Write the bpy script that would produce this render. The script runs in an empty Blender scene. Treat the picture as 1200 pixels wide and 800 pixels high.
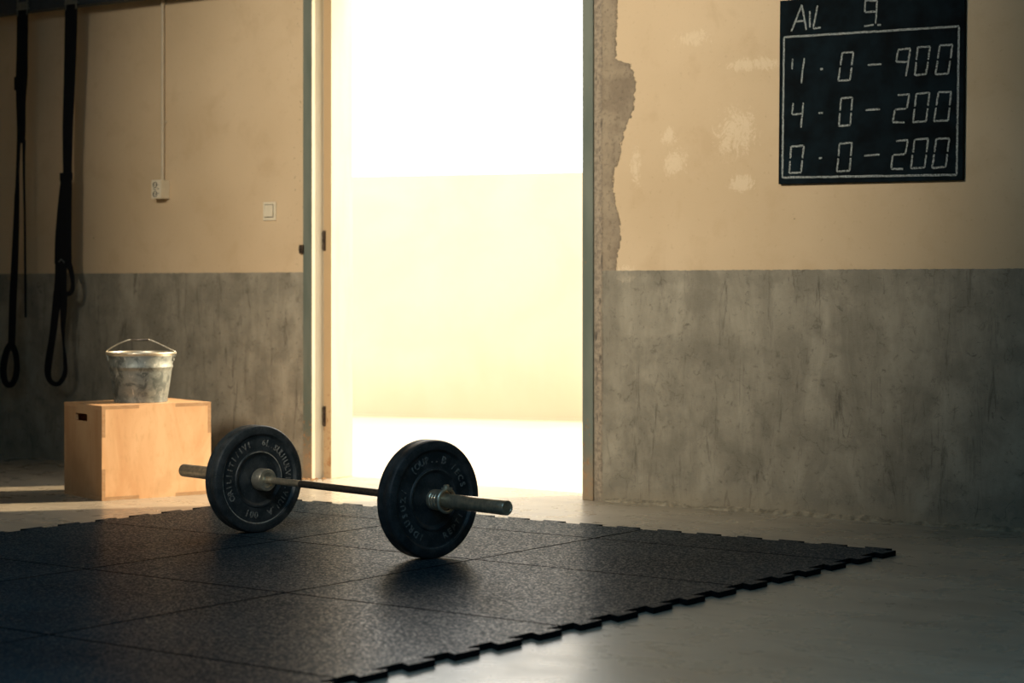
import bpy, bmesh, math, random
from mathutils import Vector, Matrix, noise
from mathutils.geometry import tessellate_polygon

random.seed(7)
scene = bpy.context.scene
COL = scene.collection

# ------------------------------------------------------------------ helpers
def link(o, parent=None):
    COL.objects.link(o)
    if parent is not None:
        o.parent = parent
    return o

def tag(o, label=None, cat=None, group=None, kind=None):
    if label: o['label'] = label
    if cat: o['category'] = cat
    if group: o['group'] = group
    if kind: o['kind'] = kind
    return o

def thing(name, label, cat, loc=(0, 0, 0), rz=0.0, group=None):
    o = bpy.data.objects.new(name, None)
    o.empty_display_size = 0.05
    o.location = loc
    o.rotation_euler = (0, 0, rz)
    link(o)
    return tag(o, label, cat, group)

def make(name, bm, mats, parent=None, smooth=None):
    bmesh.ops.recalc_face_normals(bm, faces=bm.faces[:])
    me = bpy.data.meshes.new(name)
    bm.to_mesh(me)
    bm.free()
    for m in (mats if isinstance(mats, (list, tuple)) else [mats]):
        me.materials.append(m)
    if smooth is not None:
        me.polygons.foreach_set('use_smooth', [True] * len(me.polygons))
        me.set_sharp_from_angle(angle=math.radians(smooth))
    return link(bpy.data.objects.new(name, me), parent)

def add_box(bm, x0, x1, y0, y1, z0, z1, bevel=0.0, mi=0):
    vs = [bm.verts.new(p) for p in ((x0, y0, z0), (x1, y0, z0), (x1, y1, z0), (x0, y1, z0),
                                    (x0, y0, z1), (x1, y0, z1), (x1, y1, z1), (x0, y1, z1))]
    fs = [bm.faces.new([vs[i] for i in f]) for f in
          ((3, 2, 1, 0), (4, 5, 6, 7), (0, 1, 5, 4), (1, 2, 6, 5), (2, 3, 7, 6), (3, 0, 4, 7))]
    for f in fs: f.material_index = mi
    if bevel:
        es = list({e for f in fs for e in f.edges})
        bmesh.ops.bevel(bm, geom=es, offset=bevel, segments=2, affect='EDGES', profile=0.6)

def add_lathe(bm, prof, n=64, M=None, closed=False, mi=0):
    """prof: (radius, height) about +Z; M places it"""
    M = M or Matrix()
    rings = []
    for r, h in prof:
        if r < 1e-6:
            rings.append([bm.verts.new(M @ Vector((0, 0, h)))])
        else:
            rings.append([bm.verts.new(M @ Vector((r * math.cos(2 * math.pi * i / n), r * math.sin(2 * math.pi * i / n), h))) for i in range(n)])
    pairs = list(zip(rings, rings[1:]))
    if closed: pairs.append((rings[-1], rings[0]))
    for a, b in pairs:
        for i in range(n):
            j = (i + 1) % n
            q = [a[i % len(a)], a[j % len(a)], b[j % len(b)], b[i % len(b)]]
            q2 = []
            for v in q:
                if v not in q2: q2.append(v)
            if len(q2) > 2:
                f = bm.faces.new(q2); f.material_index = mi

def catmull(pts, k=8, closed=False):
    pts = [Vector(p) for p in pts]
    n = len(pts); out = []
    rng = range(n) if closed else range(n - 1)
    for i in rng:
        if closed:
            p0, p1, p2, p3 = pts[(i - 1) % n], pts[i], pts[(i + 1) % n], pts[(i + 2) % n]
        else:
            p0, p1, p2, p3 = pts[max(i - 1, 0)], pts[i], pts[i + 1], pts[min(i + 2, n - 1)]
        for s in range(k):
            t = s / k
            out.append(0.5 * ((2 * p1) + (p2 - p0) * t + (2 * p0 - 5 * p1 + 4 * p2 - p3) * t * t + (3 * p1 - p0 - 3 * p2 + p3) * t ** 3))
    if not closed: out.append(pts[-1])
    return out

def add_tube(bm, pts, r, n=12, cap=True):
    pts = [Vector(p) for p in pts]
    rings = []
    up = Vector((0.13, 0.21, 0.97))
    for i, p in enumerate(pts):
        d = (pts[min(i + 1, len(pts) - 1)] - pts[max(i - 1, 0)]).normalized()
        a = d.cross(up)
        if a.length < 0.05: a = d.cross(Vector((1, 0, 0)))
        a.normalize(); b = d.cross(a)
        rr = r[i] if isinstance(r, (list, tuple)) else r
        rings.append([bm.verts.new(p + rr * (math.cos(2 * math.pi * k / n) * a + math.sin(2 * math.pi * k / n) * b)) for k in range(n)])
    for A, B in zip(rings, rings[1:]):
        for k in range(n):
            bm.faces.new([A[k], A[(k + 1) % n], B[(k + 1) % n], B[k]])
    if cap:
        bm.faces.new(rings[0][::-1]); bm.faces.new(rings[-1])

def add_extrude(bm, outer, holes, place, d0, d1, bevel=0.0, seg=1, edge_mi=0):
    """outer / holes: 2D loops; place(u, v, d) -> 3D point"""
    loops = [outer] + list(holes)
    flat = [p for l in loops for p in l]
    tris = tessellate_polygon([[Vector((p[0], p[1], 0)) for p in l] for l in loops])
    A = [bm.verts.new(place(p[0], p[1], d0)) for p in flat]
    B = [bm.verts.new(place(p[0], p[1], d1)) for p in flat]
    fs = []
    for t in tris:
        fs.append(bm.faces.new([A[i] for i in t])); fs.append(bm.faces.new([B[i] for i in t[::-1]]))
    k = 0
    for l in loops:
        for i in range(len(l)):
            a, b = k + i, k + (i + 1) % len(l)
            f = bm.faces.new([A[a], A[b], B[b], B[a]]); f.material_index = edge_mi
            fs.append(f)
        k += len(l)
    bmesh.ops.recalc_face_normals(bm, faces=fs)
    if bevel:
        es = [e for e in {e for f in fs for e in f.edges} if len(e.link_faces) == 2 and e.calc_face_angle(0) > 0.5]
        bmesh.ops.bevel(bm, geom=es, offset=bevel, segments=seg, affect='EDGES', profile=0.6, clamp_overlap=True)

# ------------------------------------------------------------------ node helpers
class G:
    def __init__(s, name):
        s.m = bpy.data.materials.new(name); s.m.use_nodes = True
        s.t = s.m.node_tree; s.t.nodes.clear()
        s.out = s.t.nodes.new('ShaderNodeOutputMaterial')
    def n(s, typ, ins=None, **props):
        d = s.t.nodes.new(typ)
        for k, v in props.items(): setattr(d, k, v)
        for k, v in (ins or {}).items():
            sock = d.inputs[k]
            if isinstance(v, bpy.types.NodeSocket): s.t.links.new(v, sock)
            elif isinstance(v, bpy.types.Node): s.t.links.new(v.outputs[0], sock)
            else: sock.default_value = v
        return d
    def co(s): return s.n('ShaderNodeTexCoord').outputs['Object']
    def math(s, op, a, b=0.0, c=0.0, clamp=False):
        return s.n('ShaderNodeMath', {0: a, 1: b, 2: c}, operation=op, use_clamp=clamp).outputs[0]
    def noise(s, vec, scale, detail=4.0, rough=0.55, dist=0.0):
        return s.n('ShaderNodeTexNoise', {'Vector': vec, 'Scale': scale, 'Detail': detail, 'Roughness': rough, 'Distortion': dist}).outputs[0]
    def remap(s, v, a, b, c=0.0, d=1.0):
        return s.n('ShaderNodeMapRange', {0: v, 1: a, 2: b, 3: c, 4: d}, interpolation_type='SMOOTHSTEP').outputs[0]
    def scale(s, vec, sc):
        return s.n('ShaderNodeMapping', {'Vector': vec, 'Scale': sc}).outputs[0]
    def mix(s, f, a, b, mode='MIX'):
        d = s.n('ShaderNodeMix', data_type='RGBA', blend_type=mode)
        for i, v in ((0, f), (6, a), (7, b)):
            if isinstance(v, bpy.types.NodeSocket): s.t.links.new(v, d.inputs[i])
            else: d.inputs[i].default_value = (*v, 1) if isinstance(v, (tuple, list)) and len(v) == 3 else v
        return d.outputs[2]
    def bump(s, h, strength=0.3, dist=0.01, normal=None):
        ins = {'Height': h, 'Strength': strength, 'Distance': dist}
        if normal is not None: ins['Normal'] = normal
        return s.n('ShaderNodeBump', ins).outputs[0]
    def finish(s, color, rough=0.6, metal=0.0, normal=None, spec=0.5):
        b = s.n('ShaderNodeBsdfPrincipled')
        for k, v in (('Base Color', color), ('Roughness', rough), ('Metallic', metal), ('Specular IOR Level', spec), ('Normal', normal)):
            if v is None: continue
            if isinstance(v, bpy.types.NodeSocket): s.t.links.new(v, b.inputs[k])
            else: b.inputs[k].default_value = (*v, 1) if isinstance(v, tuple) else v
        s.t.links.new(b.outputs[0], s.out.inputs[0])
        return s.m

def simple(name, c, rough=0.5, metal=0.0, var=0.15, scale=30, bump=0.0, spec=0.5):
    g = G(name); co = g.co()
    n = g.noise(co, scale, 5, 0.6)
    f = g.remap(n, 0.3, 0.7)
    col = g.mix(f, tuple(x * (1 - var) for x in c), tuple(min(1, x * (1 + var)) for x in c))
    r = g.math('ADD', rough - 0.06, g.math('MULTIPLY', n, 0.12))
    return g.finish(col, r, metal, g.bump(n, bump, 0.003) if bump else None, spec)

# ------------------------------------------------------------------ materials
PEEL = [(2.6, .627), (2.416, .627), (2.129, .622), (2.103, .701), (2.061, .725), (1.999, .735), (1.877, .72), (1.798, .676),
        (1.717, .652), (1.655, .647), (1.595, .608), (1.534, .603), (1.43, .622), (1.348, .647), (1.266, .652), (1.184, .632), (1.1, .622)]
SCUFF = [((1.283, 0, 1.75), .17, .17), ((.95, 0, 1.624), .10, .11), ((.735, 0, 1.611), .05, .16), ((1.365, 0, 2.061), .24, .05),
         ((.926, 0, 1.74), .07, .07), ((1.32, 0, 1.512), .12, .06), ((.67, 0, 1.10), .10, .07), ((1.05, 0, 2.2), .15, .06)]

def wall_material():
    g = G('two_tone_plaster'); co = g.co()
    s = g.n('ShaderNodeSeparateXYZ', {0: co}); X, Z = s.outputs[0], s.outputs[2]
    n_big = g.noise(co, 1.1, 3, .5); n_mid = g.noise(co, 5, 6, .6, .3); n_fin = g.noise(co, 42, 6, .65); n_grit = g.noise(co, 170, 3, .6)
    streak = g.noise(g.scale(co, (5, 5, 1.5)), 1.0, 7, .68, .5)
    # upper cream paint
    cream = g.mix(g.remap(n_big, .3, .7), (.565, .425, .262), (.645, .495, .318))
    cream = g.mix(g.math('MULTIPLY', g.remap(n_mid, .50, .70), .40), cream, (.50, .36, .21))
    cream = g.mix(g.math('MULTIPLY', g.remap(n_fin, .58, .70), .28), cream, (.38, .26, .15))
    spots = g.n('ShaderNodeTexVoronoi', {'Vector': co, 'Scale': 7.0, 'Randomness': 1.0}).outputs[0]
    cream = g.mix(g.math('MULTIPLY', g.remap(spots, .045, .03), g.remap(n_mid, .55, .6)), cream, (.12, .08, .05))
    # pale scuffs
    tot = None
    nz = g.math('ADD', g.math('MULTIPLY', g.noise(g.scale(co, (13, 13, 9)), 1.0, 12, .82, 1.8), .75), g.math('MULTIPLY', g.noise(co, 70, 6, .7), .25))
    for p, wx, wz in SCUFF:
        d = g.n('ShaderNodeVectorMath', {0: co, 1: p}, operation='SUBTRACT').outputs[0]
        d = g.n('ShaderNodeVectorMath', {0: d, 1: (1 / wx, 0, 1 / wz)}, operation='MULTIPLY').outputs[0]
        l = g.n('ShaderNodeVectorMath', {0: d}, operation='LENGTH').outputs['Value']
        m = g.remap(l, 1.25, .1)
        tot = m if tot is None else g.math('MAXIMUM', tot, m)
    scf = g.math('MULTIPLY', g.remap(g.math('ADD', g.math('MULTIPLY', tot, .20), nz), .60, .70), g.remap(tot, .05, .35))
    cream = g.mix(g.math('MULTIPLY', scf, .45), cream, (.80, .66, .46))
    # lower grey render
    c = g.mix(g.remap(streak, .25, .75), (.21, .190, .145), (.37, .335, .258))
    c = g.mix(g.math('MULTIPLY', g.remap(n_mid, .40, .66), .60), c, (.165, .150, .115))
    drip = g.noise(g.scale(co, (16, 16, 2.2)), 1.0, 8, .75, .9)
    c = g.mix(g.math('MULTIPLY', g.remap(drip, .55, .68), .75), c, (.090, .080, .062))
    c = g.mix(g.math('MULTIPLY', g.remap(drip, .40, .28), .5), c, (.34, .31, .24))
    crack = g.n('ShaderNodeTexVoronoi', {'Vector': g.n('ShaderNodeVectorMath', {0: co, 1: g.n('ShaderNodeTexNoise', {'Vector': co, 'Scale': 5.0, 'Detail': 6.0}).outputs['Color']}, operation='ADD').outputs[0], 'Scale': 1.7}, feature='DISTANCE_TO_EDGE').outputs[0]
    c = g.mix(g.math('MULTIPLY', g.remap(crack, .014, .003), g.math('MULTIPLY', g.remap(n_mid, .5, .62), .4)), c, (.07, .06, .047))
    c = g.mix(g.math('MULTIPLY', g.remap(g.noise(co, 27, 9, .78, .8), .54, .68), .7), c, (.095, .085, .066))
    c = g.mix(g.math('MULTIPLY', g.remap(n_fin, .36, .27), .5), c, (.36, .31, .23))
    c = g.mix(g.math('MULTIPLY', g.remap(g.math('ADD', Z, g.math('MULTIPLY', n_mid, .18)), .20, .10), .45), c, (.31, .26, .18))
    c = g.mix(g.math('MULTIPLY', scf, g.remap(Z, 1.12, 1.0)), c, (.6, .5, .36))
    band = g.math('LESS_THAN', g.math('ADD', Z, g.math('MULTIPLY', g.math('SUBTRACT', n_fin, .5), .012)), 1.114)
    col = g.mix(band, cream, c)
    # broken plaster beside the door frame
    fc = g.n('ShaderNodeFloatCurve', {'Value': g.n('ShaderNodeMapRange', {0: Z, 1: 1.1, 2: 2.6}).outputs[0]})
    cv = fc.mapping.curves[0]
    pts = sorted([((z - 1.1) / 1.5, (x - .5) / .3) for z, x in PEEL])
    cv.points[0].location = pts[0]; cv.points[1].location = pts[-1]
    for p in pts[1:-1]: cv.points.new(*p)
    for p in cv.points: p.handle_type = 'VECTOR'
    fc.mapping.update()
    edge = g.math('ADD', g.math('MULTIPLY', fc.outputs[0], .3), .5)
    edge = g.math('ADD', edge, g.math('ADD', g.math('MULTIPLY', g.math('SUBTRACT', n_fin, .5), .07), g.math('MULTIPLY', g.math('SUBTRACT', n_grit, .5), .025)))
    diff = g.math('SUBTRACT', edge, X)                       # > 0 inside the bare patch
    inside = g.math('MULTIPLY', g.math('GREATER_THAN', X, .49), g.math('SUBTRACT', 1.0, band))
    peel = g.math('MULTIPLY', g.remap(diff, -.001, .004), inside)
    bare = g.mix(g.remap(n_mid, .35, .65), (.235, .185, .13), (.36, .29, .20))
    bare = g.mix(g.math('MULTIPLY', g.remap(n_fin, .5, .68), .6), bare, (.14, .11, .08))
    col = g.mix(peel, col, bare)
    rim = g.math('MULTIPLY', g.remap(g.math('ABSOLUTE', g.math('SUBTRACT', diff, .003)), .006, .0), inside)
    col = g.mix(g.math('MULTIPLY', rim, .55), col, (.10, .075, .05))
    # crumbling strip along both door jambs
    near_r = g.math('MULTIPLY', g.math('GREATER_THAN', X, .45), g.remap(g.math('ADD', X, g.math('MULTIPLY', g.math('SUBTRACT', n_fin, .5), .05)), .548, .535))
    crumb = g.mix(g.remap(n_fin, .4, .6), (.22, .18, .135), (.40, .325, .235))
    crumb = g.mix(g.remap(g.noise(g.scale(co, (30, 30, 8)), 1.0, 5, .7), .55, .62), crumb, (.10, .085, .07))
    col = g.mix(g.math('MULTIPLY', near_r, .85), col, crumb)
    near_l = g.math('MULTIPLY', g.math('LESS_THAN', X, -1.38), g.remap(X, -1.55, -1.40))
    chip = g.math('MULTIPLY', near_l, g.remap(n_fin, .60, .66))
    col = g.mix(g.math('MULTIPLY', chip, .6), col, (.20, .15, .10))
    h = g.math('ADD', g.math('MULTIPLY', n_fin, .5), g.math('MULTIPLY', n_grit, .25))
    h = g.math('ADD', h, g.math('MULTIPLY', n_mid, .4))
    h = g.math('MULTIPLY', h, g.math('ADD', .22, g.math('MULTIPLY', g.math('MAXIMUM', band, peel), .55)))
    h = g.math('SUBTRACT', h, g.math('MULTIPLY', peel, .9))
    h = g.math('SUBTRACT', h, g.math('MULTIPLY', near_r, g.math('MULTIPLY', n_fin, .9)))
    return g.finish(col, .82, 0, g.bump(h, .55, .012), .25)

def floor_material():
    g = G('worn_concrete_floor'); co = g.co()
    a = g.noise(co, .9, 5, .55, .4); b = g.noise(co, 6, 7, .62, .5); f = g.noise(co, 60, 5, .65)
    sw = g.noise(g.scale(co, (1.2, 5, 1)), 1.0, 6, .6, 1.2)
    c = g.mix(g.remap(a, .3, .7), (.36, .318, .248), (.48, .425, .335))
    c = g.mix(g.math('MULTIPLY', g.remap(sw, .45, .7), .5), c, (.235, .205, .165))
    c = g.mix(g.math('MULTIPLY', g.remap(b, .55, .72), .3), c, (.46, .41, .325))
    c = g.mix(g.math('MULTIPLY', g.remap(f, .64, .72), .35), c, (.13, .11, .09))
    r = g.math('ADD', .16, g.math('MULTIPLY', b, .26))
    h = g.math('ADD', g.math('MULTIPLY', b, .6), g.math('MULTIPLY', f, .15))
    return g.finish(c, r, 0, g.bump(h, .10, .005), .5)

def rubber_mat_material():
    g = G('speckled_black_rubber')
    geo = g.n('ShaderNodeNewGeometry').outputs['Position']
    grain = g.noise(geo, 120, 3, .75); crumb = g.noise(geo, 55, 4, .7); cloud = g.noise(geo, 2.2, 6, .65)
    c = g.mix(g.remap(cloud, .3, .7), (.012, .025, .034), (.026, .042, .051))
    c = g.mix(g.math('MULTIPLY', g.remap(grain, .60, .68), .55), c, (.14, .14, .13))
    c = g.mix(g.math('MULTIPLY', g.remap(g.noise(geo, 150, 2, .5), .70, .73), .8), c, (.42, .40, .35))
    h = g.math('ADD', g.math('MULTIPLY', grain, .6), g.math('MULTIPLY', crumb, .5))
    nrm = g.bump(h, .5, .006)
    d = g.n('ShaderNodeBsdfDiffuse', {'Color': c, 'Roughness': .6, 'Normal': nrm})
    r = g.math('ADD', .24, g.math('MULTIPLY', crumb, .10))
    gl = g.n('ShaderNodeBsdfGlossy', {'Color': (1, 1, 1, 1), 'Roughness': r, 'Normal': g.bump(h, .16, .003)})
    fac = g.math('ADD', .028, g.math('MULTIPLY', g.remap(grain, .45, .65), .18))
    mx = g.n('ShaderNodeMixShader', {0: fac, 1: d, 2: gl})
    g.t.links.new(mx.outputs[0], g.out.inputs[0])
    return g.m

def frame_material():
    g = G('painted_steel_frame'); co = g.co()
    s = g.n('ShaderNodeSeparateXYZ', {0: co}); X, Y, Z = s.outputs
    n = g.noise(co, 26, 7, .7, .6); m = g.noise(g.scale(co, (6, 6, 1.2)), 1.0, 5, .6)
    teal = g.mix(g.remap(m, .35, .65), (.115, .140, .115), (.17, .19, .155))
    crm = g.mix(g.remap(m, .35, .65), (.50, .44, .31), (.57, .505, .375))
    stop = g.math('MULTIPLY', g.math('GREATER_THAN', Y, .0895), g.math('LESS_THAN', Y, .0905))
    crm = g.mix(stop, crm, (.47, .33, .185))
    col = g.mix(g.math('GREATER_THAN', Y, -.002), teal, crm)
    front = g.math('LESS_THAN', Y, -.002)
    rustm = g.math('ADD', n, g.math('MULTIPLY', g.remap(Z, .75, .0), .13))
    rf = g.math('MULTIPLY', g.remap(rustm, .64, .72), g.math('MAXIMUM', front, stop))
    col = g.mix(g.math('MULTIPLY', rf, .85), col, g.mix(g.remap(g.noise(co, 90, 4, .6), .4, .6), (.20, .085, .03), (.42, .22, .09)))
    col = g.mix(g.math('MULTIPLY', g.math('MULTIPLY', front, g.remap(Z, .32, .05)), .7), col, (.36, .25, .15))
    return g.finish(col, .5, 0, g.bump(n, .25, .004), .4)

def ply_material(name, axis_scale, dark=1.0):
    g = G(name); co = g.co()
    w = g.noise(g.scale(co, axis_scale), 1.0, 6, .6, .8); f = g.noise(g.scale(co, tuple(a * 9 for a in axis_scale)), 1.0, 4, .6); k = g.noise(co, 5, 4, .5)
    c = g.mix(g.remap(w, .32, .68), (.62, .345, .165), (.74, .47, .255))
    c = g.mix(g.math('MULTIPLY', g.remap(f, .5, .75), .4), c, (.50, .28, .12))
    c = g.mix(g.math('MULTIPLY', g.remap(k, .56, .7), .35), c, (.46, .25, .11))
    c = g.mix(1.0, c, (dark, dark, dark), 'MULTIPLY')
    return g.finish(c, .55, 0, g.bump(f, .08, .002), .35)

def zinc_material():
    g = G('galvanised_zinc'); co = g.co()
    v = g.n('ShaderNodeTexVoronoi', {'Vector': co, 'Scale': 42.0}).outputs['Color']
    vv = g.n('ShaderNodeSeparateColor', {0: v}).outputs[0]
    n = g.noise(co, 9, 7, .65, .7); sc = g.noise(g.scale(co, (30, 30, 12)), 1.0, 6, .7, 1.0)
    c = g.mix(g.math('MULTIPLY', vv, .5), (.22, .24, .225), (.38, .40, .36))
    c = g.mix(g.math('MULTIPLY', g.remap(g.noise(co, 15, 8, .72, 1.0), .46, .60), .85), c, (.10, .115, .11))
    c = g.mix(g.math('MULTIPLY', g.remap(sc, .58, .66), .6), c, (.80, .78, .70))
    r = g.math('ADD', .42, g.math('MULTIPLY', n, .3))
    return g.finish(c, r, .75, g.bump(n, .15, .004), .5)

def plate_material():
    g = G('bumper_plate_rubber'); co = g.co()
    n = g.noise(co, 18, 6, .65); f = g.noise(co, 150, 3, .6)
    c = g.mix(g.remap(n, .35, .7), (.016, .025, .031), (.056, .066, .071))
    c = g.mix(g.math('MULTIPLY', g.remap(f, .58, .70), .6), c, (.12, .12, .112))
    return g.finish(c, g.math('ADD', .38, g.math('MULTIPLY', n, .25)), 0, g.bump(g.math('ADD', n, g.math('MULTIPLY', f, .4)), .25, .003), .5)

def yard_material(name, a, b):
    g = G(name); co = g.co()
    n = g.noise(co, 1.3, 6, .6, .4); m = g.noise(g.scale(co, (2, 2, .5)), 1.0, 5, .6)
    z = g.n('ShaderNodeSeparateXYZ', {0: co}).outputs[2]
    c = g.mix(g.remap(n, .3, .7), a, b)
    c = g.mix(g.math('MULTIPLY', g.remap(g.math('ADD', z, g.math('MULTIPLY', m, .8)), 1.0, .4), .5), c, tuple(x * k for x, k in zip(a, (.93, .86, .70))))
    return g.finish(c, .9, 0, g.bump(n, .2, .01), .1)

M = dict(
    wall=wall_material(), floor=floor_material(), mat=rubber_mat_material(), frame=frame_material(),
    ply_face=ply_material('plywood_face', (5, 5, 2.0)), ply_side_shaded=ply_material('shade_painted_plywood_side', (7, 7, 1.5), .56), ply_flat=ply_material('plywood_top', (2.2, 8, 8)),  # side plywood: left face's shade painted in as darker colour, with vertical grain
    ply_edge=ply_material('plywood_edge', (30, 30, 90), .62), zinc=zinc_material(), plate=plate_material(),
    yard=yard_material('sunny_yard_concrete', (.66, .61, .50), (.72, .67, .56)),
    yard_wall=yard_material('yard_wall_render', (.51, .475, .385), (.555, .52, .43)),
    reveal=simple('reveal_plaster', (.80, .70, .50), .85, 0, .06, 6, .1, .2),
    ceiling=simple('ceiling_paint', (.10, .11, .12), .9, 0, .1, 3),
    steel=simple('worn_chrome_steel', (.74, .62, .45), .32, .75, .22, 40, .05),
    dark_steel=simple('dark_bar_steel', (.20, .17, .14), .40, .8, .3, 120, .15),
    ring=simple('polished_collar_steel', (.78, .72, .58), .36, .8, .15, 40),
    edge_glint=simple('painted_edge_glint', (.52, .50, .43), .6, 0, .5, 60),  # pale colour for the painted highlights on the plate edges
    emboss=simple('scuffed_raised_lettering', (.20, .205, .195), .5, 0, .7, 90),
    letter=simple('worn_raised_lettering', (.22, .22, .20), .5, 0, .85, 130),
    web=simple('black_nylon_webbing', (.006, .007, .009), .85, 0, .3, 300, .3, .15),
    clip=simple('grey_steel_clip', (.17, .19, .18), .45, .6, .2, 40),
    rail=simple('dark_rail_paint', (.020, .032, .042), .6, 0, .2, 20),
    slate=simple('chalkboard_slate', (.0030, .0072, .0098), .8, 0, .6, 7, .03, .08),
    plastic=simple('ivory_plastic', (.70, .62, .46), .45, 0, .04, 20),
    conduit=simple('ivory_conduit', (.55, .455, .315), .5, 0, .06, 20),
    hole=simple('socket_black', (.02, .018, .016), .6, 0, .1, 20),
    hinge=simple('rusty_hinge_steel', (.075, .05, .032), .6, .5, .6, 60, .3),
    rust=simple('rust_flake', (.40, .22, .09), .9, 0, .5, 80, .3),
    crumble=simple('crumbled_plaster', (.27, .235, .17), .95, 0, .35, 35, .5, .1),
)
def chalk_material():
    g = G('white_chalk'); co = g.co()
    n = g.noise(co, 210, 4, .7)
    c = g.mix(g.remap(n, .42, .56), (.05, .06, .06), (.40, .43, .41))
    return g.finish(c, .95, 0, None, .1)
M['chalk'] = chalk_material()
M['mat_edge'] = simple('black_rubber_cut_edge', (.008, .010, .012), .95, 0, .4, 80, .2, .05)

# ------------------------------------------------------------------ the setting
def struct(name, bm, m, parent=None, smooth=None):
    o = make(name, bm, m, parent, smooth)
    o['kind'] = 'structure'
    return o

bm = bmesh.new()
add_box(bm, -4.6, -1.398, 0, .27, -.1, 4.2)
add_box(bm, .496, 7.6, 0, .27, -.1, 4.2)
add_box(bm, -1.398, .496, 0, .27, 2.81, 4.2)
struct('wall_back', bm, M['wall'])
bm = bmesh.new(); add_box(bm, -4.8, -4.6, -10.6, .27, -.1, 4.2); struct('wall_left', bm, M['wall'])
bm = bmesh.new(); add_box(bm, 7.6, 7.8, -10.6, .27, -.1, 4.2); struct('wall_right', bm, M['wall'])
bm = bmesh.new(); add_box(bm, -4.8, 7.8, -10.8, -10.6, -.1, 4.2); struct('wall_front', bm, M['wall'])
bm = bmesh.new(); add_box(bm, -4.8, 7.8, -10.8, .27, 4.2, 4.35); struct('ceiling', bm, M['ceiling'])
bm = bmesh.new(); add_box(bm, -4.8, 7.8, -10.8, .27, -.1, 0); struct('floor', bm, M['floor'])
bm = bmesh.new(); add_box(bm, -40, 40, .27, 60, -.12, -.006); struct('yard_ground', bm, M['yard'])

# low rendered wall across the yard
ang = math.atan2(.572, 1.829)
yw = bmesh.new()
add_box(yw, -14, 14, 0, .22, -.1, 1.92)
add_box(yw, -14, 14, -.03, .0, -.1, .012)
o = struct('wall_yard', yw, M['yard_wall'])
o.location = (-2.86, 4.809, 0); o.rotation_euler = (0, 0, ang)

# steel door frame: rebated jambs and head
bm = bmesh.new()
prof = [(-1.397, -.006), (-1.334, -.006), (-1.334, .09), (-1.278, .09), (-1.278, .268), (-1.397, .268)]
add_extrude(bm, prof, [], lambda u, v, d: Vector((u, v, d)), 0, 2.81, .002)
prof = [(.495, -.012), (.433, -.012), (.433, .09), (.377, .09), (.377, .268), (.495, .268)]
add_extrude(bm, prof, [], lambda u, v, d: Vector((u, v, d)), 0, 2.81, .002)
add_box(bm, -1.334, .433, -.006, .268, 2.75, 2.81)
door = struct('door_1', bm, M['frame'])
for z in (1.285, .335):
    h = bmesh.new()
    for k in range(3):
        add_lathe(h, [(0, 0), (.007, .001), (.007, .030), (0, .031)], 14, Matrix.Translation((-1.327, .083, z - .05 + k * .034)))
    add_box(h, -1.3338, -1.316, .0865, .0898, z - .055, z + .055, .001)
    make('hinge', h, M['hinge'], door, 40)
h = bmesh.new(); add_box(h, -1.412, -1.386, -.022, -.006, 1.215, 1.262, .003); add_box(h, -1.408, -1.394, -.030, -.02, 1.228, 1.248, .003)
make('latch_keep', h, M['hinge'], door)

# crumbled render along the foot of the wall
bm = bmesh.new()
x = .56
prev = None
while x < 7.5:
    hh = .006 + .018 * max(0, noise.noise((x * 5, 3.1, 0)) + .35) + .010 * random.random()
    dd = .010 + .020 * max(0, noise.noise((x * 7, 9.1, 0)) + .3) + .008 * random.random()
    ring = [bm.verts.new(p) for p in ((x, .004, -.002), (x, -dd, -.002), (x, -dd * .75, hh * .45), (x, -dd * .3, hh * .8), (x, .004, hh * 1.15))]
    if prev:
        for i in range(4): bm.faces.new([prev[i], prev[i + 1], ring[i + 1], ring[i]])
    prev = ring
    x += .012 + .014 * random.random()
struct('trim_1', bm, M['crumble'])
bm = bmesh.new()
for k in range(14):
    px, py = random.uniform(-1.42, -1.22), random.uniform(-.08, .07)
    if px < -1.33: py = random.uniform(-.09, -.012)
    s = random.uniform(.004, .012)
    r = bmesh.ops.create_icosphere(bm, subdivisions=1, radius=s, matrix=Matrix.Translation((px, py, s * .3)) @ Matrix.Diagonal((1.4, 1, .5, 1)))
    for v in r['verts']: v.co += Vector((random.uniform(-1, 1), random.uniform(-1, 1), random.uniform(-.3, .3))) * s * .3
tag(make('rust_flakes', bm, M['rust']), 'rust flakes and grit fallen at the foot of the left door jamb', 'debris', kind='stuff')

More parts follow.
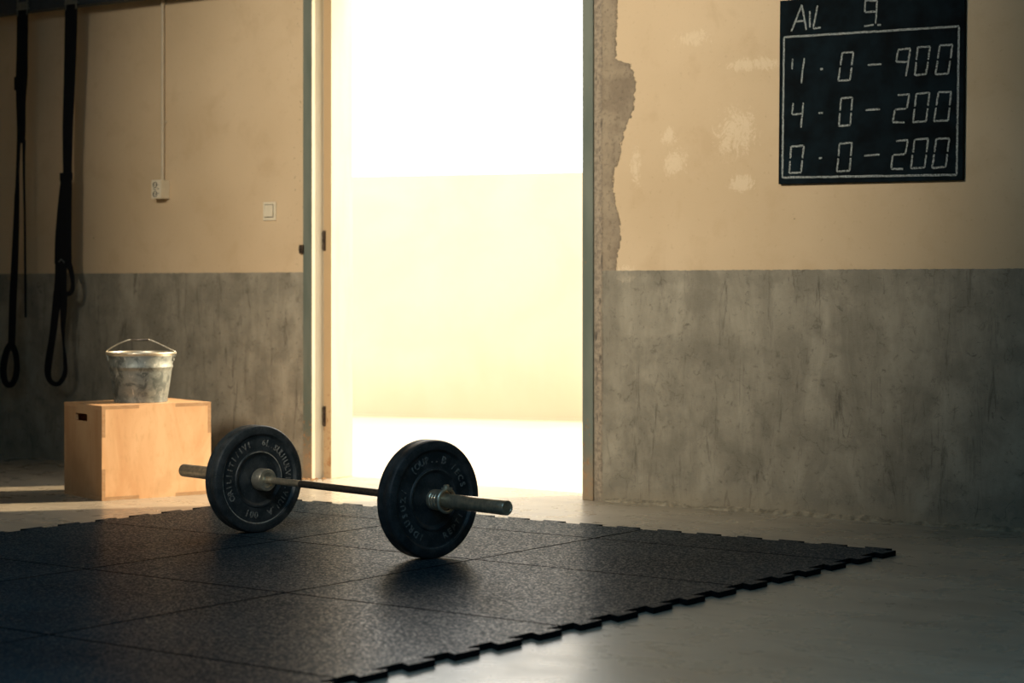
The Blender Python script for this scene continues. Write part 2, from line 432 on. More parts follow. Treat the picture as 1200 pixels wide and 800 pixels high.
# ------------------------------------------------------------------ rubber floor tiles
TX = [-.70, .45, 1.42, 2.58]
TY = [-.95, -1.37, -2.17, -3.20, -4.217, -5.25]
TH = .020
def teeth(p, q, inward):
    """points from p to q along an outer edge cut into flared jigsaw tabs"""
    p, q, inward = Vector(p), Vector(q), Vector(inward)
    L = (q - p).length; d = (q - p) / L
    n = max(2, round(L / .2)); step = L / n
    out = []
    for k in range(n):
        c = (k + .5) * step
        for off, dep in ((-.036, .042), (-.058, 0), (.058, 0), (.036, .042)):
            out.append(p + d * (c + off) + inward * dep)
    return out
rows = ['row nearest the doorway', 'second row from the doorway', 'third row from the doorway', 'fourth row from the doorway', 'front row nearest the viewer']
cols = ['left column beside the wooden box', 'middle column', 'right column with the open toothed floor edge']
TILE_LABEL = {
    (0, 0): 'narrow black rubber floor tile at the corner nearest the wooden box and left door jamb',
    (1, 0): 'narrow black rubber floor tile at the middle of the toothed edge facing the doorway',
    (2, 0): 'narrow black rubber floor tile at the far right pointed corner of the mat',
    (0, 1): 'black rubber floor tile under the left weight plate of the barbell',
    (1, 1): 'black rubber floor tile directly below the barbell shaft, left of the right plate',
    (2, 1): 'black rubber floor tile in the right column, second row from the doorway',
    (0, 2): 'dark rubber floor tile at the left frame edge, left column, third row from the doorway',
    (1, 2): 'rubber floor tile in the middle column just in front of the barbell',
    (2, 2): 'rubber floor tile with glossy glow in the right column, third row from the doorway',
    (0, 3): 'dark rubber floor tile at the left frame edge, left column, fourth row from the doorway',
    (1, 3): 'dark rubber floor tile in the lower left, middle column, fourth row from the doorway',
    (2, 3): 'large rubber floor tile with toothed right edge, right column, fourth row from the doorway',
    (1, 4): 'black rubber floor tile at the bottom left corner of the photo, front row, middle column',
    (2, 4): 'black rubber floor tile at the bottom edge of the photo, front row, right column',
}
gap = .006
for (i, j), lab in TILE_LABEL.items():
    x0, x1, y0, y1 = TX[i], TX[i + 1], TY[j + 1], TY[j]
    cx, cy = (x0 + x1) / 2, (y0 + y1) / 2
    a, b, c, d = x0 - cx + gap, x1 - cx - gap, y0 - cy + gap, y1 - cy - gap
    pts = [Vector((a, c))]
    pts.append(Vector((b, c)))
    if i == 2: pts += teeth((b, c), (b, d), (-1, 0))
    pts.append(Vector((b, d)))
    if j == 0: pts += teeth((b, d), (a, d), (0, -1))
    pts.append(Vector((a, d)))
    if i == 0: pts += teeth((a, d), (a, c), (1, 0))
    # corners beside toothed edges step in to the tab roots
    def fix(v, e):
        x, y = v
        if i == 2 and abs(x - b) < 1e-6: x -= .042
        if i == 0 and abs(x - a) < 1e-6: x += .042
        if j == 0 and abs(y - d) < 1e-6: y -= .042
        return Vector((x, y))
    corners = {(a, c), (b, c), (b, d), (a, d)}
    pts = [fix(p, 0) if any(abs(p.x - q[0]) < 1e-6 and abs(p.y - q[1]) < 1e-6 for q in corners) else p for p in pts]
    bm = bmesh.new()
    add_extrude(bm, [(p.x, p.y) for p in pts], [], lambda u, v, w: Vector((u, v, w)), 0.0, TH, 0.0, 1, 1)
    o = make('rubber_mat_tile', bm, [M['mat'], M['mat_edge']])
    o.location = (cx, cy, 0.0005)
    tag(o, lab, 'floor mat', 'interlocking rubber floor tiles under the barbell')

# ------------------------------------------------------------------ barbell
PL, PR = Vector((.211, -2.042, 0)), Vector((1.299, -2.247, 0))
RAD = .222
axis = (PR - PL).normalized()
bar = thing('barbell', 'loaded black barbell with two thick bumper plates resting on the rubber mat', 'barbell',
            ((PL + PR) / 2 + Vector((0, 0, TH + .0005))).to_tuple(), math.atan2(axis.y, axis.x))
half = (PR - PL).length / 2
RX = Matrix.Translation((0, 0, RAD)) @ Matrix.Rotation(math.pi / 2, 4, 'Y')      # lathe +Z -> local +X

def lathe_obj(name, prof, m, parent, n=64, smooth=35, closed=False):
    b = bmesh.new(); add_lathe(b, prof, n, RX, closed)
    return make(name, b, m, parent, smooth)

TP = .082                                        # plate thickness
faces = {'l': -half, 'r': half}                  # the faces we see: left plate inner, right plate outer
shaft = lathe_obj('bar_shaft', [(0, -half - .02), (.0138, -half - .02), (.0138, half - .05), (0, half - .05)], M['steel'], bar, 32)
lathe_obj('knurled_grip', [(.0138, -half + .275), (.0146, -half + .277), (.0146, half - .235), (.0138, half - .233)], M['dark_steel'], shaft, 32)
for s, x0, x1 in ((-1, -half - .56, -half + .010), (1, half - TP - .01, half + .395)):
    ends = [(0, x0 + .004), (.019, x0 + .004), (.021, x0), (.0255, x0), (.0275, x0 + .003), (.0275, x1 - .003), (.0255, x1), (.021, x1), (.019, x1 - .004), (0, x1 - .004)]
    sl = lathe_obj('sleeve', ends, M['steel'], bar, 48)
    if s < 0:   # shoulder flange between plate and shaft
        f = -half - .002
        lathe_obj('shoulder_flange', [(.0, f), (.044, f), (.046, f + .004), (.046, f + .050), (.043, f + .055), (.030, f + .056), (.028, f + .050), (.015, f + .049), (0, f + .049)], M['ring'], bar, 48)
    else:
        f = half - TP
        lathe_obj('shoulder_flange', [(.0, f + .002), (.044, f + .002), (.046, f - .002), (.046, f - .046), (.043, f - .050), (.015, f - .050), (0, f - .050)], M['ring'], bar, 48)

def plate_profile(f):
    """profile from visible face x=f back to x=f-TP, rounded tyre, dished faces"""
    t = TP
    side = [(.026, -.018), (.034, -.018), (.036, -.010), (.060, -.012), (.098, -.014), (.106, -.009), (.110, -.0055), (.116, -.0055), (.119, -.010),
            (.178, -.011), (.184, -.006), (.187, -.001), (.192, 0), (.212, -.001), (.218, -.004), (.2215, -.010), (.222, -.016)]
    back = [(r, -t - d) for r, d in side[::-1]]
    tyre = [(.222, -.030), (.2212, -.032), (.2212, -.050), (.222, -.052)]
    return [(r, f + d) for r, d in side + tyre + back]

def glyphs(b, text, ang0, step, radius, size, f, flip=False):
    """raised letters set one by one around the plate; angles in degrees, clockwise reading"""
    dg = bpy.context.evaluated_depsgraph_get()
    for k, ch in enumerate(text):
        if ch == ' ': continue
        cu = bpy.data.curves.new('glyph', 'FONT'); cu.body = ch; cu.size = size; cu.align_x = 'CENTER'; cu.align_y = 'CENTER'
        cu.extrude = .0016; cu.resolution_u = 2; cu.offset = .0006
        tmp = bpy.data.objects.new('glyph', cu); COL.objects.link(tmp)
        bpy.context.view_layer.update()
        dg = bpy.context.evaluated_depsgraph_get()
        me = bpy.data.meshes.new_from_object(tmp.evaluated_get(dg))
        th = math.radians(ang0 - k * step)
        upv = Vector((0, math.cos(th), math.sin(th))); rt = Vector((0, math.sin(th), -math.cos(th)))
        if flip: upv, rt = -upv, -rt
        pos = Vector((f, radius * math.cos(th), RAD + radius * math.sin(th)))
        Mx = Matrix(((rt.x, upv.x, 1, pos.x), (rt.y, upv.y, 0, pos.y), (rt.z, upv.z, 0, pos.z), (0, 0, 0, 1)))
        me.transform(Mx)
        b.from_mesh(me)
        bpy.data.objects.remove(tmp); bpy.data.curves.remove(cu); bpy.data.meshes.remove(me)

def arc_strip(b, r0, r1, a0, a1, x, n=60):
    pv = None
    for k in range(n + 1):
        t = math.radians(a0 + (a1 - a0) * k / n)
        taper = min(1, 4 * min(k, n - k) / n + .15)
        rm = (r0 + r1) / 2; w = (r1 - r0) / 2 * taper
        cur = [b.verts.new((x, r * math.cos(t), RAD + r * math.sin(t))) for r in (rm - w, rm + w)]
        if pv: b.faces.new([pv[0], pv[1], cur[1], cur[0]])
        pv = cur

for side, f in (('l', -half), ('r', half)):
    p = lathe_obj('weight_plate', plate_profile(f), M['plate'], bar, 128, 28, True)
    lathe_obj('hub_bushing', [(.0276, f - .015), (.036, f - .015), (.036, f - TP + .015), (.0276, f - TP + .015)], M['dark_steel'], p, 48, 30, True)
    fx = f - .0095
    if side == 'l':
        words = [('ORILIITI/IVI', 208, 9.0, .150, .036, False), ('6L.SUUIULVIN.VIUI.A', 80, 8.2, .150, .036, False), ('100', 247, -9, .150, .040, True)]
    else:
        words = [('(OUP..', 132, 9.5, .150, .036, False), ('B', 71, 9, .150, .040, False), ('/ECS', 50, 10.5, .150, .034, False),
                 ('REPTI', -68, -10, .150, .034, True), ('IDRUSUZ/', 246, 11.5, .150, .034, False)]
    for wd in words:
        b = bmesh.new()
        glyphs(b, *wd[:5], fx, wd[5])
        make('raised_lettering', b, M['emboss'] if side == 'r' else M['letter'], p)
    b = bmesh.new()
    if side == 'l':
        arc_strip(b, .1805, .1835, 150, 318, f - .0065)
        arc_strip(b, .1115, .1145, 128, -22, f - .0049)
    else:
        arc_strip(b, .1115, .1140, 200, 50, f - .0049)
        arc_strip(b, .1810, .1830, 255, 345, f - .0065)
    e = make('painted_glint_line', b, M['edge_glint'] if side == 'l' else M['emboss'], p)  # edge highlights painted on as pale tapered arcs

# clamp collar on the right sleeve: ridged barrel, split ring and thumb screw
f = half
lc = lathe_obj('clamp_collar', [(.0278, f - .012), (.038, f - .012), (.039, f + .004), (.0365, f + .007), (.039, f + .010), (.039, f + .018), (.0365, f + .021), (.039, f + .024),
                               (.039, f + .033), (.0365, f + .036), (.039, f + .039), (.0385, f + .048), (.034, f + .051), (.0278, f + .051)], M['steel'], bar, 48, 40)
b = bmesh.new()
pts = [(f + .062, .042 * math.cos(t), RAD + .042 * math.sin(t)) for t in [math.radians(20 + 325 * k / 40) for k in range(41)]]
add_tube(b, pts, .0062, 10)
make('split_ring', b, M['ring'], lc, 50)
b = bmesh.new()
add_lathe(b, [(0, 0), (.0075, 0), (.0075, .012), (.011, .014), (.011, .022), (.008, .024), (0, .024)], 16, Matrix.Translation((f + .060, 0, RAD + .036)))
add_box(b, f + .048, f + .078, -.014, .016, RAD + .042, RAD + .050, .002)
make('thumb_screw', b, M['ring'], lc, 40)

# ------------------------------------------------------------------ plywood jump box
A_, B_, H_, T_ = .59, .44, .46, .018
box = thing('plyometric_box', 'light plywood jump box with finger joints standing left of the doorway', 'box', (-1.405, -1.437, 0), math.radians(72.5))
def outline(w, h, bot, rig, top, lef, t):
    e = lambda typ, k: (t if (typ == 'mid') != (k == 1) else 0.0)
    P = []
    def corner(x, y): P.append((x, y))
    W, HH = (0, w / 3, 2 * w / 3, w), (0, h / 3, 2 * h / 3, h)
    corner(e(lef, 0), e(bot, 0))
    P += [(W[1], e(bot, 0)), (W[1], e(bot, 1)), (W[2], e(bot, 1)), (W[2], e(bot, 2))]
    corner(w - e(rig, 0), e(bot, 2))
    P += [(w - e(rig, 0), HH[1]), (w - e(rig, 1), HH[1]), (w - e(rig, 1), HH[2]), (w - e(rig, 2), HH[2])]
    corner(w - e(rig, 2), h - e(top, 2))
    P += [(W[2], h - e(top, 2)), (W[2], h - e(top, 1)), (W[1], h - e(top, 1)), (W[1], h - e(top, 0))]
    corner(e(lef, 2), h - e(top, 0))
    P += [(e(lef, 2), HH[2]), (e(lef, 1), HH[2]), (e(lef, 1), HH[1]), (e(lef, 0), HH[1])]
    return P
def slot(cx, cy, w, h, r, n=5):
    out = []
    for sx, sy, a0 in ((1, 1, 0), (-1, 1, 90), (-1, -1, 180), (1, -1, 270)):
        for k in range(n + 1):
            t = math.radians(a0 + 90 * k / n)
            out.append((cx + sx * (w / 2 - r) + r * math.cos(t), cy + sy * (h / 2 - r) + r * math.sin(t)))
    return out
mm = 'mid'; en = 'ends'
fr = outline(A_, H_, mm, mm, mm, mm, T_); sd = outline(B_, H_, mm, en, mm, en, T_); tp = outline(A_, B_, en, en, en, en, T_)
def panel(name, poly, holes, place, d0, d1, m):
    b = bmesh.new()
    add_extrude(b, poly, holes, place, d0 + .0002, d1 - .0002, .0018, 1, 1)
    return make(name, b, [m, M['ply_edge']], box)
# local axes: x = along the face towards the door, y = along the left face, z up
panel('front_panel', fr, [], lambda u, v, d: Vector((u, d, v)), 0, T_, M['ply_face'])
panel('back_panel', fr, [], lambda u, v, d: Vector((u, d, v)), B_ - T_, B_, M['ply_face'])
hs = [slot(.240, H_ - .066, .145, .037, .010)]
panel('side_panel', sd, hs, lambda u, v, d: Vector((d, u, v)), 0, T_, M['ply_side_shaded'])
panel('side_panel', sd, hs, lambda u, v, d: Vector((d, u, v)), A_ - T_, A_, M['ply_face'])
panel('top_panel', tp, [], lambda u, v, d: Vector((u, v, d)), H_ - T_, H_, M['ply_flat'])
panel('bottom_panel', tp, [], lambda u, v, d: Vector((u, v, d)), 0, T_, M['ply_flat'])

# ------------------------------------------------------------------ bucket
bk = thing('bucket', 'galvanised metal bucket with wire handle standing on the plywood box', 'bucket', (-1.525, -1.068, H_ + .0005), math.radians(36.3))
b = bmesh.new()
hb = .250; r0, r1 = .131, .166
rad = lambda z: r0 + (r1 - r0) * z / hb
prof = [(0, .010), (r0 - .004, .010), (r0 - .003, 0), (r0 + .002, 0), (r0 + .003, .006), (rad(.016) - .001, .016)]
for z in (.05, .10, .15): prof.append((rad(z), z))
prof += [(rad(.168), .168), (rad(.172) + .003, .172), (rad(.178) + .003, .178), (rad(.182), .182), (rad(.235), .235),
         (rad(.235) - .0016, .235), (rad(.18) - .0016, .18), (rad(.05) - .0016, .05), (r0 - .003, .0125), (0, .0125)]
add_lathe(b, prof, 72)
make('bucket_body', b, M['zinc'], bk, 40)
b = bmesh.new()
rr = [(rad(hb) + .004 + .0055 * math.cos(t), hb - .005 + .0055 * math.sin(t)) for t in [2 * math.pi * k / 12 for k in range(12)]]
add_lathe(b, rr, 72, None, True)
add_lathe(b, [(rad(.232), .232), (rad(.245) + .002, .246), (rad(.245) - .002, .246), (rad(.232) - .0018, .232)], 72, None, True)
make('rolled_rim', b, M['ring'], bk, 60)
for s in (-1, 1):
    b = bmesh.new()
    add_box(b, s * (rad(.225)) - .003, s * rad(.225) + .003, -.018, .018, .205, .243, .001)
    add_tube(b, [(s * (rad(.225) + .002 + .008 * math.cos(t)), 0, .232 + .011 * math.sin(t)) for t in [2 * math.pi * k / 14 for k in range(15)]], .0026, 8)
    make('ear', b, M['zinc'], bk, 40)
b = bmesh.new()
hp = [(-.174, 0, .238), (-.172, -.004, .252), (-.150, -.012, .268), (-.105, -.02, .292), (-.062, -.025, .308), (-.045, -.026, .311), (0, -.026, .312),
      (.045, -.026, .310), (.062, -.025, .305), (.105, -.02, .285), (.150, -.012, .262), (.172, -.004, .250), (.174, 0, .238)]
add_tube(b, catmull(hp, 6), .0030, 8)
bh = make('bail_handle', b, M['ring'], bk, 60)
b = bmesh.new(); add_tube(b, [(-.046, -.026, .311), (-.044, -.026, .311), (.044, -.026, .310), (.046, -.026, .310)], [.004, .0062, .0062, .004], 12)
make('grip', b, M['dark_steel'], bh, 50)

# ------------------------------------------------------------------ hanging straps on a rail
SY = -.12
bm = bmesh.new()
add_box(bm, -4.598, -1.9, SY - .04, SY + .04, 2.668, 2.765, .004)
rl = tag(make('strap_rail', bm, M['rail']), 'dark steel rail under the top left picture edge carrying the straps', 'rail')
bm = bmesh.new(); add_box(bm, -2.03, -1.95, SY + .04, .0, 2.68, 2.755, .003); add_box(bm, -2.06, -1.92, -.008, 0, 2.64, 2.80, .002)
make('wall_bracket', bm, M['rail'], rl)

def ribbon(b, pts, y, th=.003, k=6, dy=0.0):
    """pts: (x, z, width) seen from the front; flat webbing of that width"""
    P = catmull([(x, z, w) for x, z, w in pts], k)
    prev = None
    n = len(P)
    for i, p in enumerate(P):
        q0, q1 = P[max(i - 1, 0)], P[min(i + 1, n - 1)]
        d = Vector((q1.x - q0.x, q1.y - q0.y)); d.normalize()
        nx, nz = -d.y, d.x
        w = max(p.z, .006) / 2
        yy = y + dy * i / n
        ring = [b.verts.new((p.x + s * nx * w, yy + t * th, p.y + s * nz * w)) for s, t in ((-1, -.5), (1, -.5), (1, .5), (-1, .5))]
        if prev:
            for a in range(4): b.faces.new([prev[a], prev[(a + 1) % 4], ring[(a + 1) % 4], ring[a]])
        else: b.faces.new(ring[::-1])
        prev = ring
    b.faces.new(prev)

def webbing(name, pts, y, root, dy=0.0):
    b = bmesh.new(); ribbon(b, pts, y, .003, 6, dy)
    return make(name, b, M['web'], root)
def hanger(x, root, w):
    b = bmesh.new()
    for s in (-1, 1):
        add_box(b, x + s * w * .5 - .008, x + s * w * .5 + .004, SY - .052, SY - .044, 2.645, 2.760, .002)
    add_box(b, x - w * .5, x + w * .5, SY - .051, SY - .045, 2.668, 2.725, .002)
    add_tube(b, [(x - w * .62, SY - .048, 2.683), (x + w * .62, SY - .048, 2.683)], .007, 10)
    make('hanger_clip', b, M['clip'], root, 40)

S1 = thing('suspension_strap', 'black webbing strap nearest the left picture edge, ending in a small stirrup loop', 'strap', (-3.52, -.17, 2.66), 0, 'black straps hanging from the rail')
webbing('main_webbing', [(-3.481, 2.68, 0.099), (-3.485, 2.436, 0.099), (-3.489, 2.284, 0.103), (-3.496, 2.132, 0.084), (-3.493, 1.979, 0.075), (-3.496, 1.888, 0.07)], -0.17, S1)
webbing('webbing_leg', [(-3.512, 1.908, 0.034), (-3.523, 1.726, 0.029), (-3.527, 1.599, 0.038), (-3.531, 1.523, 0.046), (-3.538, 1.371, 0.054), (-3.55, 1.167, 0.061), (-3.565, 0.964, 0.065), (-3.577, 0.688, 0.062)], -0.172, S1)
webbing('webbing_tail', [(-3.473, 1.906, 0.03), (-3.473, 1.724, 0.019), (-3.466, 1.47, 0.017), (-3.462, 1.167, 0.017), (-3.458, 0.853, 0.015)], -0.167, S1)
webbing('webbing_tail', [(-3.519, 1.664, 0.023), (-3.535, 1.573, 0.023), (-3.542, 1.508, 0.015)], -0.176, S1)
webbing('stirrup_loop', [(-3.585, 0.693, 0.046), (-3.623, 0.647, 0.054), (-3.65, 0.564, 0.062), (-3.65, 0.503, 0.058), (-3.631, 0.463, 0.046), (-3.596, 0.449, 0.035), (-3.558, 0.47, 0.046), (-3.535, 0.521, 0.054), (-3.531, 0.583, 0.05), (-3.546, 0.648, 0.05), (-3.577, 0.694, 0.046)], -0.172, S1)
b = bmesh.new(); add_box(b, -3.552, -3.480, -.176, -.164, 2.205, 2.285, .003); make('strap_keeper', b, M['web'], S1)
b = bmesh.new(); add_box(b, -3.600, -3.558, -.180, -.166, .675, .705, .003); make('loop_stitching', b, M['web'], S1)
hanger(-3.481, S1, .085)
S2 = thing('suspension_strap', 'wider black webbing strap with a long open bottom loop, hanging right of the other strap', 'strap', (-3.08, -.17, 2.66), 0, 'black straps hanging from the rail')
webbing('main_webbing', [(-3.055, 2.681, 0.106), (-3.063, 2.408, 0.102), (-3.074, 2.16, 0.095), (-3.085, 1.961, 0.088), (-3.088, 1.682, 0.073)], -0.17, S2)
webbing('wide_flap', [(-3.092, 1.668, 0.095), (-3.107, 1.514, 0.118), (-3.12, 1.315, 0.14), (-3.122, 1.17, 0.147)], -0.173, S2)
webbing('lower_webbing', [(-3.144, 1.185, 0.1), (-3.147, 1.09, 0.1), (-3.151, 0.99, 0.111)], -0.169, S2)
webbing('side_loop', [(-3.074, 1.174, 0.051), (-3.052, 1.134, 0.044), (-3.037, 1.075, 0.033), (-3.041, 1.02, 0.037), (-3.066, 0.995, 0.029), (-3.096, 1.0, 0.022)], -0.176, S2)
webbing('hand_loop', [(-3.173, 1.005, 0.07), (-3.195, 0.865, 0.063), (-3.218, 0.74, 0.056), (-3.247, 0.614, 0.06), (-3.258, 0.533, 0.056), (-3.236, 0.484, 0.037), (-3.184, 0.466, 0.026), (-3.14, 0.487, 0.033), (-3.107, 0.537, 0.037), (-3.11, 0.617, 0.029), (-3.119, 0.692, 0.015), (-3.126, 0.791, 0.033), (-3.121, 0.915, 0.059), (-3.121, 1.005, 0.063)], -0.17, S2)
b = bmesh.new(); add_box(b, -3.146, -3.048, -.180, -.164, 1.650, 1.700, .004); make('buckle', b, M['web'], S2)
b = bmesh.new(); add_tube(b, [(-3.150, -.182, 1.180), (-3.125, -.184, 1.196), (-3.100, -.182, 1.176)], .003, 8); make('metal_slider', b, M['clip'], S2, 40)
hanger(-3.055, S2, .090)
for root in (S1, S2):
    for ch in root.children: ch.data.transform(Matrix.Translation(-root.location))

# ------------------------------------------------------------------ conduit, socket box, light switch
cd = thing('cable_conduit', 'thin ivory conduit pipe running down the left wall to the socket box', 'pipe', (-2.462, 0, 1.64))
b = bmesh.new(); add_lathe(b, [(0, 0), (.0105, 0), (.0105, 1.75), (0, 1.75)], 18, Matrix.Translation((0, -.014, .0)))
make('pipe', b, M['conduit'], cd, 40)
for z in (.335, 1.01):
    b = bmesh.new()
    add_lathe(b, [(.0106, -.009), (.0135, -.009), (.0135, .009), (.0106, .009)], 18, Matrix.Translation((0, -.014, z)), True)
    add_box(b, -.022, .022, -.006, -.0003, z - .009, z + .009, .001)
    make('pipe_clip', b, M['conduit'], cd, 40)
so = thing('socket_box', 'small ivory surface-mounted socket box at the lower end of the conduit', 'socket', (-2.457, 0, 1.536))
b = bmesh.new(); add_box(b, -.038, .038, -.066, -.0005, 0, .106, .004); add_box(b, -.038, .038, -.072, -.0664, 0, .106, .003)
make('housing', b, M['plastic'], so)
for z in (.078, .026):
    b = bmesh.new()
    Ms = Matrix.Translation((-.006, -.0722, z)) @ Matrix.Rotation(math.pi / 2, 4, 'X')
    add_lathe(b, [(.0135, 0), (.0165, 0), (.0165, .003), (.0135, .003)], 24, Ms, True)
    for s in (-1, 1): add_lathe(b, [(0, .0), (.003, 0), (.003, .002), (0, .002)], 10, Matrix.Translation((-.006 + s * .007, -.0722, z)) @ Matrix.Rotation(math.pi / 2, 4, 'X'))
    make('outlet', b, M['hole'], so, 40)
b = bmesh.new()
for x, z, w, h in ((-.018, .054, .012, .003), (-.004, .051, .003, .010), (.019, .056, .008, .008), (.020, .030, .004, .006), (.02, .08, .003, .004)):
    add_box(b, x - w / 2, x + w / 2, -.0732, -.0718, z - h / 2, z + h / 2)
make('printed_marks', b, M['hole'], so)
sw = thing('light_switch', 'square ivory light switch on the cream wall left of the door', 'switch', (-1.640, 0, 1.398))
b = bmesh.new(); add_box(b, -.047, .047, -.010, -.0005, 0, .100, .003); make('switch_plate', b, M['plastic'], sw)
b = bmesh.new(); add_box(b, -.034, .031, -.0106, -.0101, .016, .088); make('switch_gap_shade', b, M['hinge'], sw)  # dark sheet stands in for the shade around the rocker
b = bmesh.new()
add_extrude(b, [(-.0105, .020), (-.0165, .020), (-.0125, .085), (-.0105, .085)], [], lambda u, v, d: Vector((d, u, v)), -.031, .028, .0015)
make('rocker', b, M['plastic'], sw)

# ------------------------------------------------------------------ chalkboard
cb = thing('chalkboard', 'black chalkboard with white hand-drawn score digits on the right wall', 'chalkboard', (0, 0, 0))
b = bmesh.new()
add_extrude(b, [(1.521, 1.502), (2.416, 1.494), (2.426, 2.327), (1.529, 2.335)], [], lambda u, v, d: Vector((u, d, v)), -.025, -.0005, .002)
make('board_panel', b, M['slate'], cb)
CHALK = [(1.588, 2.191, 1.642, 2.307), (1.642, 2.307, 1.664, 2.193), (1.607, 2.234, 1.652, 2.235), (1.682, 2.276, 1.682, 2.202), (1.721, 2.298, 1.699, 2.197), (1.699, 2.197, 1.737, 2.198), (1.955, 2.3, 2.015, 2.296), (1.957, 2.297, 1.954, 2.251), (1.957, 2.249, 2.009, 2.249), (2.014, 2.294, 2.007, 2.193), (1.952, 2.189, 1.997, 2.19), (2.015, 2.188, 2.033, 2.188), (1.595, 2.067, 1.592, 2.02), (1.654, 2.067, 1.638, 1.955), (1.734, 2.012, 1.748, 2.013), (1.844, 2.078, 1.899, 2.077), (1.899, 2.077, 1.891, 2.019), (1.89, 2.009, 1.882, 1.954), (1.882, 1.954, 1.824, 1.955), (1.824, 1.955, 1.833, 2.013), (1.835, 2.023, 1.844, 2.078), (1.969, 2.016, 2.035, 2.015), (2.115, 2.073, 2.173, 2.074), (2.115, 2.071, 2.106, 2.022), (2.106, 2.02, 2.159, 2.017), (2.173, 2.071, 2.152, 1.955), (2.208, 2.078, 2.266, 2.076), (2.266, 2.076, 2.257, 2.02), (2.256, 2.011, 2.247, 1.958), (2.247, 1.958, 2.194, 1.957), (2.194, 1.957, 2.201, 2.014), (2.202, 2.023, 2.208, 2.078), (2.311, 2.078, 2.37, 2.077), (2.37, 2.077, 2.361, 2.019), (2.359, 2.009, 2.35, 1.954), (2.35, 1.954, 2.291, 1.954), (2.291, 1.954, 2.301, 2.012), (2.302, 2.022, 2.311, 2.078), (1.597, 1.867, 1.592, 1.817), (1.592, 1.815, 1.647, 1.818), (1.649, 1.866, 1.637, 1.754), (1.726, 1.815, 1.748, 1.815), (1.839, 1.876, 1.894, 1.877), (1.894, 1.877, 1.889, 1.819), (1.888, 1.809, 1.882, 1.754), (1.882, 1.754, 1.827, 1.752), (1.827, 1.752, 1.832, 1.81), (1.833, 1.82, 1.839, 1.876), (1.957, 1.817, 2.028, 1.818), (2.113, 1.874, 2.169, 1.876), (2.169, 1.874, 2.157, 1.816), (2.155, 1.814, 2.101, 1.812), (2.099, 1.81, 2.089, 1.759), (2.089, 1.757, 2.145, 1.754), (2.201, 1.875, 2.263, 1.877), (2.263, 1.877, 2.256, 1.819), (2.255, 1.809, 2.247, 1.754), (2.247, 1.754, 2.185, 1.752), (2.185, 1.752, 2.193, 1.81), (2.194, 1.82, 2.201, 1.875), (2.305, 1.876, 2.364, 1.875), (2.364, 1.875, 2.357, 1.817), (2.356, 1.808, 2.35, 1.753), (2.35, 1.753, 2.284, 1.752), (2.284, 1.752, 2.294, 1.81), (2.295, 1.82, 2.305, 1.876), (1.587, 1.671, 1.652, 1.672), (1.652, 1.672, 1.645, 1.616), (1.644, 1.606, 1.637, 1.552), (1.637, 1.552, 1.577, 1.551), (1.577, 1.551, 1.582, 1.607), (1.583, 1.617, 1.587, 1.671), (1.726, 1.612, 1.743, 1.614), (1.831, 1.674, 1.892, 1.676), (1.892, 1.676, 1.886, 1.618), (1.885, 1.608, 1.88, 1.552), (1.88, 1.552, 1.817, 1.55), (1.817, 1.55, 1.824, 1.608), (1.825, 1.618, 1.831, 1.674), (1.952, 1.616, 2.026, 1.618), (2.106, 1.674, 2.162, 1.676), (2.162, 1.674, 2.15, 1.617), (2.148, 1.615, 2.092, 1.613), (2.089, 1.611, 2.082, 1.555), (2.082, 1.553, 2.138, 1.551), (2.194, 1.677, 2.257, 1.679), (2.257, 1.679, 2.249, 1.62), (2.248, 1.61, 2.24, 1.554), (2.24, 1.554, 2.176, 1.552), (2.176, 1.552, 2.184, 1.611), (2.186, 1.621, 2.194, 1.677), (2.295, 1.675, 2.355, 1.676), (2.355, 1.676, 2.347, 1.618), (2.346, 1.608, 2.339, 1.553), (2.339, 1.553, 2.275, 1.55), (2.275, 1.55, 2.285, 1.609), (2.286, 1.619, 2.295, 1.675)]
def stroke(b, x0, z0, x1, z1, w, y, n=6):
    p, q = Vector((x0, z0)), Vector((x1, z1)); d = (q - p).normalized(); nr = Vector((-d.y, d.x))
    prev = None
    for k in range(n + 1):
        c = p.lerp(q, k / n) + nr * random.uniform(-.0008, .0008)
        ww = w * (.42 if k in (0, n) else .5) * random.uniform(.85, 1.1)
        cur = [b.verts.new((c.x + s * nr.x * ww, y, c.y + s * nr.y * ww)) for s in (-1, 1)]
        if prev: b.faces.new([prev[0], prev[1], cur[1], cur[0]])
        prev = cur
GROUPS = [('chalk_letter', 3), ('chalk_letter', 1), ('chalk_letter', 2), ('chalk_digit', 5), ('chalk_dot', 1),
          ('chalk_digit', 2), ('chalk_dot', 1), ('chalk_digit', 6), ('chalk_dash', 1), ('chalk_digit', 4), ('chalk_digit', 6), ('chalk_digit', 6),
          ('chalk_digit', 3), ('chalk_dot', 1), ('chalk_digit', 6), ('chalk_dash', 1), ('chalk_digit', 5), ('chalk_digit', 6), ('chalk_digit', 6),
          ('chalk_digit', 6), ('chalk_dot', 1), ('chalk_digit', 6), ('chalk_dash', 1), ('chalk_digit', 5), ('chalk_digit', 6), ('chalk_digit', 6)]
k = 0
for nme, cnt in GROUPS:
    b = bmesh.new()
    for st in CHALK[k:k + cnt]: stroke(b, *st, .0085, -.0256)
    k += cnt
    make(nme, b, M['chalk'], cb)
assert k == len(CHALK)
b = bmesh.new()
BD = [(1.551, 2.168), (2.4, 2.154), (2.389, 1.517), (1.542, 1.532)]
for a, c in zip(BD, BD[1:] + BD[:1]): stroke(b, *a, *c, .0095, -.0258, 40)
make('chalk_border', b, M['chalk'], cb)
for ch in cb.children: ch.data.transform(Matrix.Translation((-1.97, .012, -1.498)))
cb.location = (1.97, -.012, 1.498)

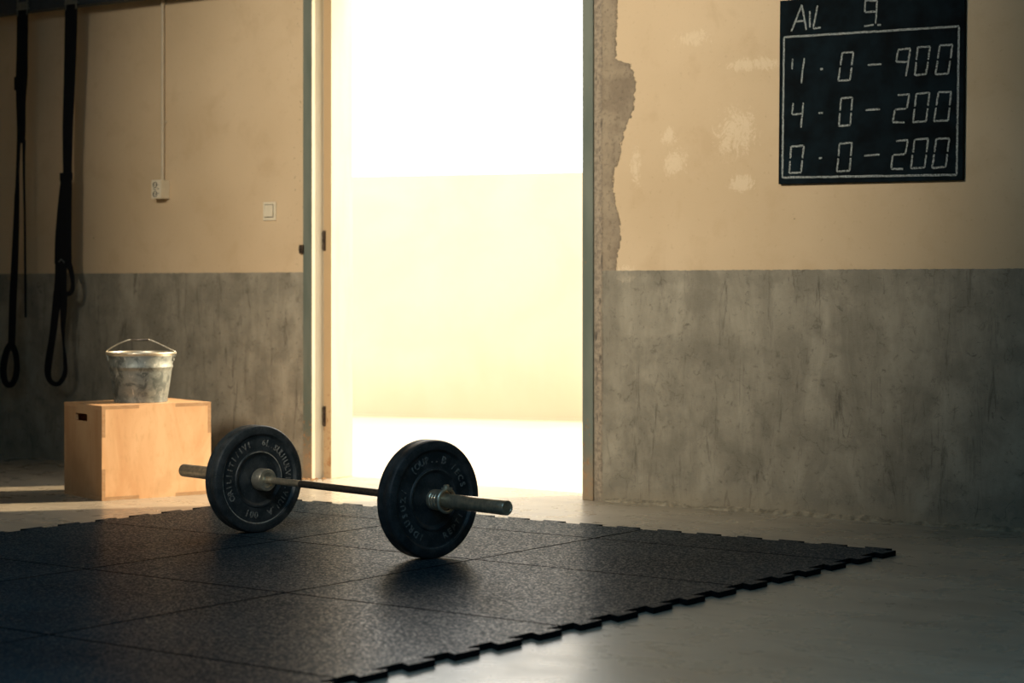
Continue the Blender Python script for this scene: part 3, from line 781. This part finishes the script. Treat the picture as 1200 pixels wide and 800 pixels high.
# ------------------------------------------------------------------ light
def aim(o, tgt):
    o.rotation_euler = (Vector(tgt) - o.location).to_track_quat('-Z', 'Y').to_euler()
def lamp(name, typ, loc, tgt, energy, color, **kw):
    l = bpy.data.lights.new(name, typ); l.energy = energy; l.color = color
    for k, v in kw.items(): setattr(l, k, v)
    o = bpy.data.objects.new(name, l); o.location = loc; COL.objects.link(o); aim(o, tgt)
    return o
el = math.radians(27)
sd = Vector((-.62 * math.cos(el), -.785 * math.cos(el), -math.sin(el)))
lamp('sun', 'SUN', (6, 10, 8), Vector((6, 10, 8)) + sd, 8.0, (1, .77, .49), angle=math.radians(1.2))
lamp('ceiling_spotlight', 'SPOT', (1.2, -7.6, 3.9), (-.10, 0, 1.95), 2800, (1, .88, .70), spot_size=math.radians(44), spot_blend=1.0, shadow_soft_size=.45)
lamp('added_cool_fill', 'AREA', (3.0, -6.0, 4.1), (2.2, -4.5, 0), 128, (.36, .72, 1.0), shape='RECTANGLE', size=5.0, size_y=4.0)  # unseen cool area light, added to fill the interior shadows
pt = lamp('door_portal', 'AREA', (-.45, .30, 1.38), (-.45, -3, 1.38), 1, (1, 1, 1), shape='RECTANGLE', size=1.85, size_y=2.80)
pt.data.cycles.is_portal = True
w = bpy.data.worlds.new('hazy_sky'); scene.world = w; w.use_nodes = True
bg = w.node_tree.nodes['Background']; bg.inputs[0].default_value = (1.0, .955, .87, 1); bg.inputs[1].default_value = 3.9

# ------------------------------------------------------------------ camera
cam = bpy.data.cameras.new('camera'); co = bpy.data.objects.new('camera', cam); COL.objects.link(co)
co.location = (6.0623, -8.2396, 1.04)
co.rotation_euler = (math.radians(90), 0, math.atan2(.59263, .80548))
cam.sensor_width = 36; cam.lens = 72; cam.shift_y = -65 / 1200
cam.dof.use_dof = True; cam.dof.focus_distance = 8.2; cam.dof.aperture_fstop = 2.8
cam.clip_end = 300
scene.camera = co
scene.view_settings.view_transform = 'Standard'
scene.view_settings.look = 'None'
scene.view_settings.exposure = 0.0
scene.cycles.use_denoising = True
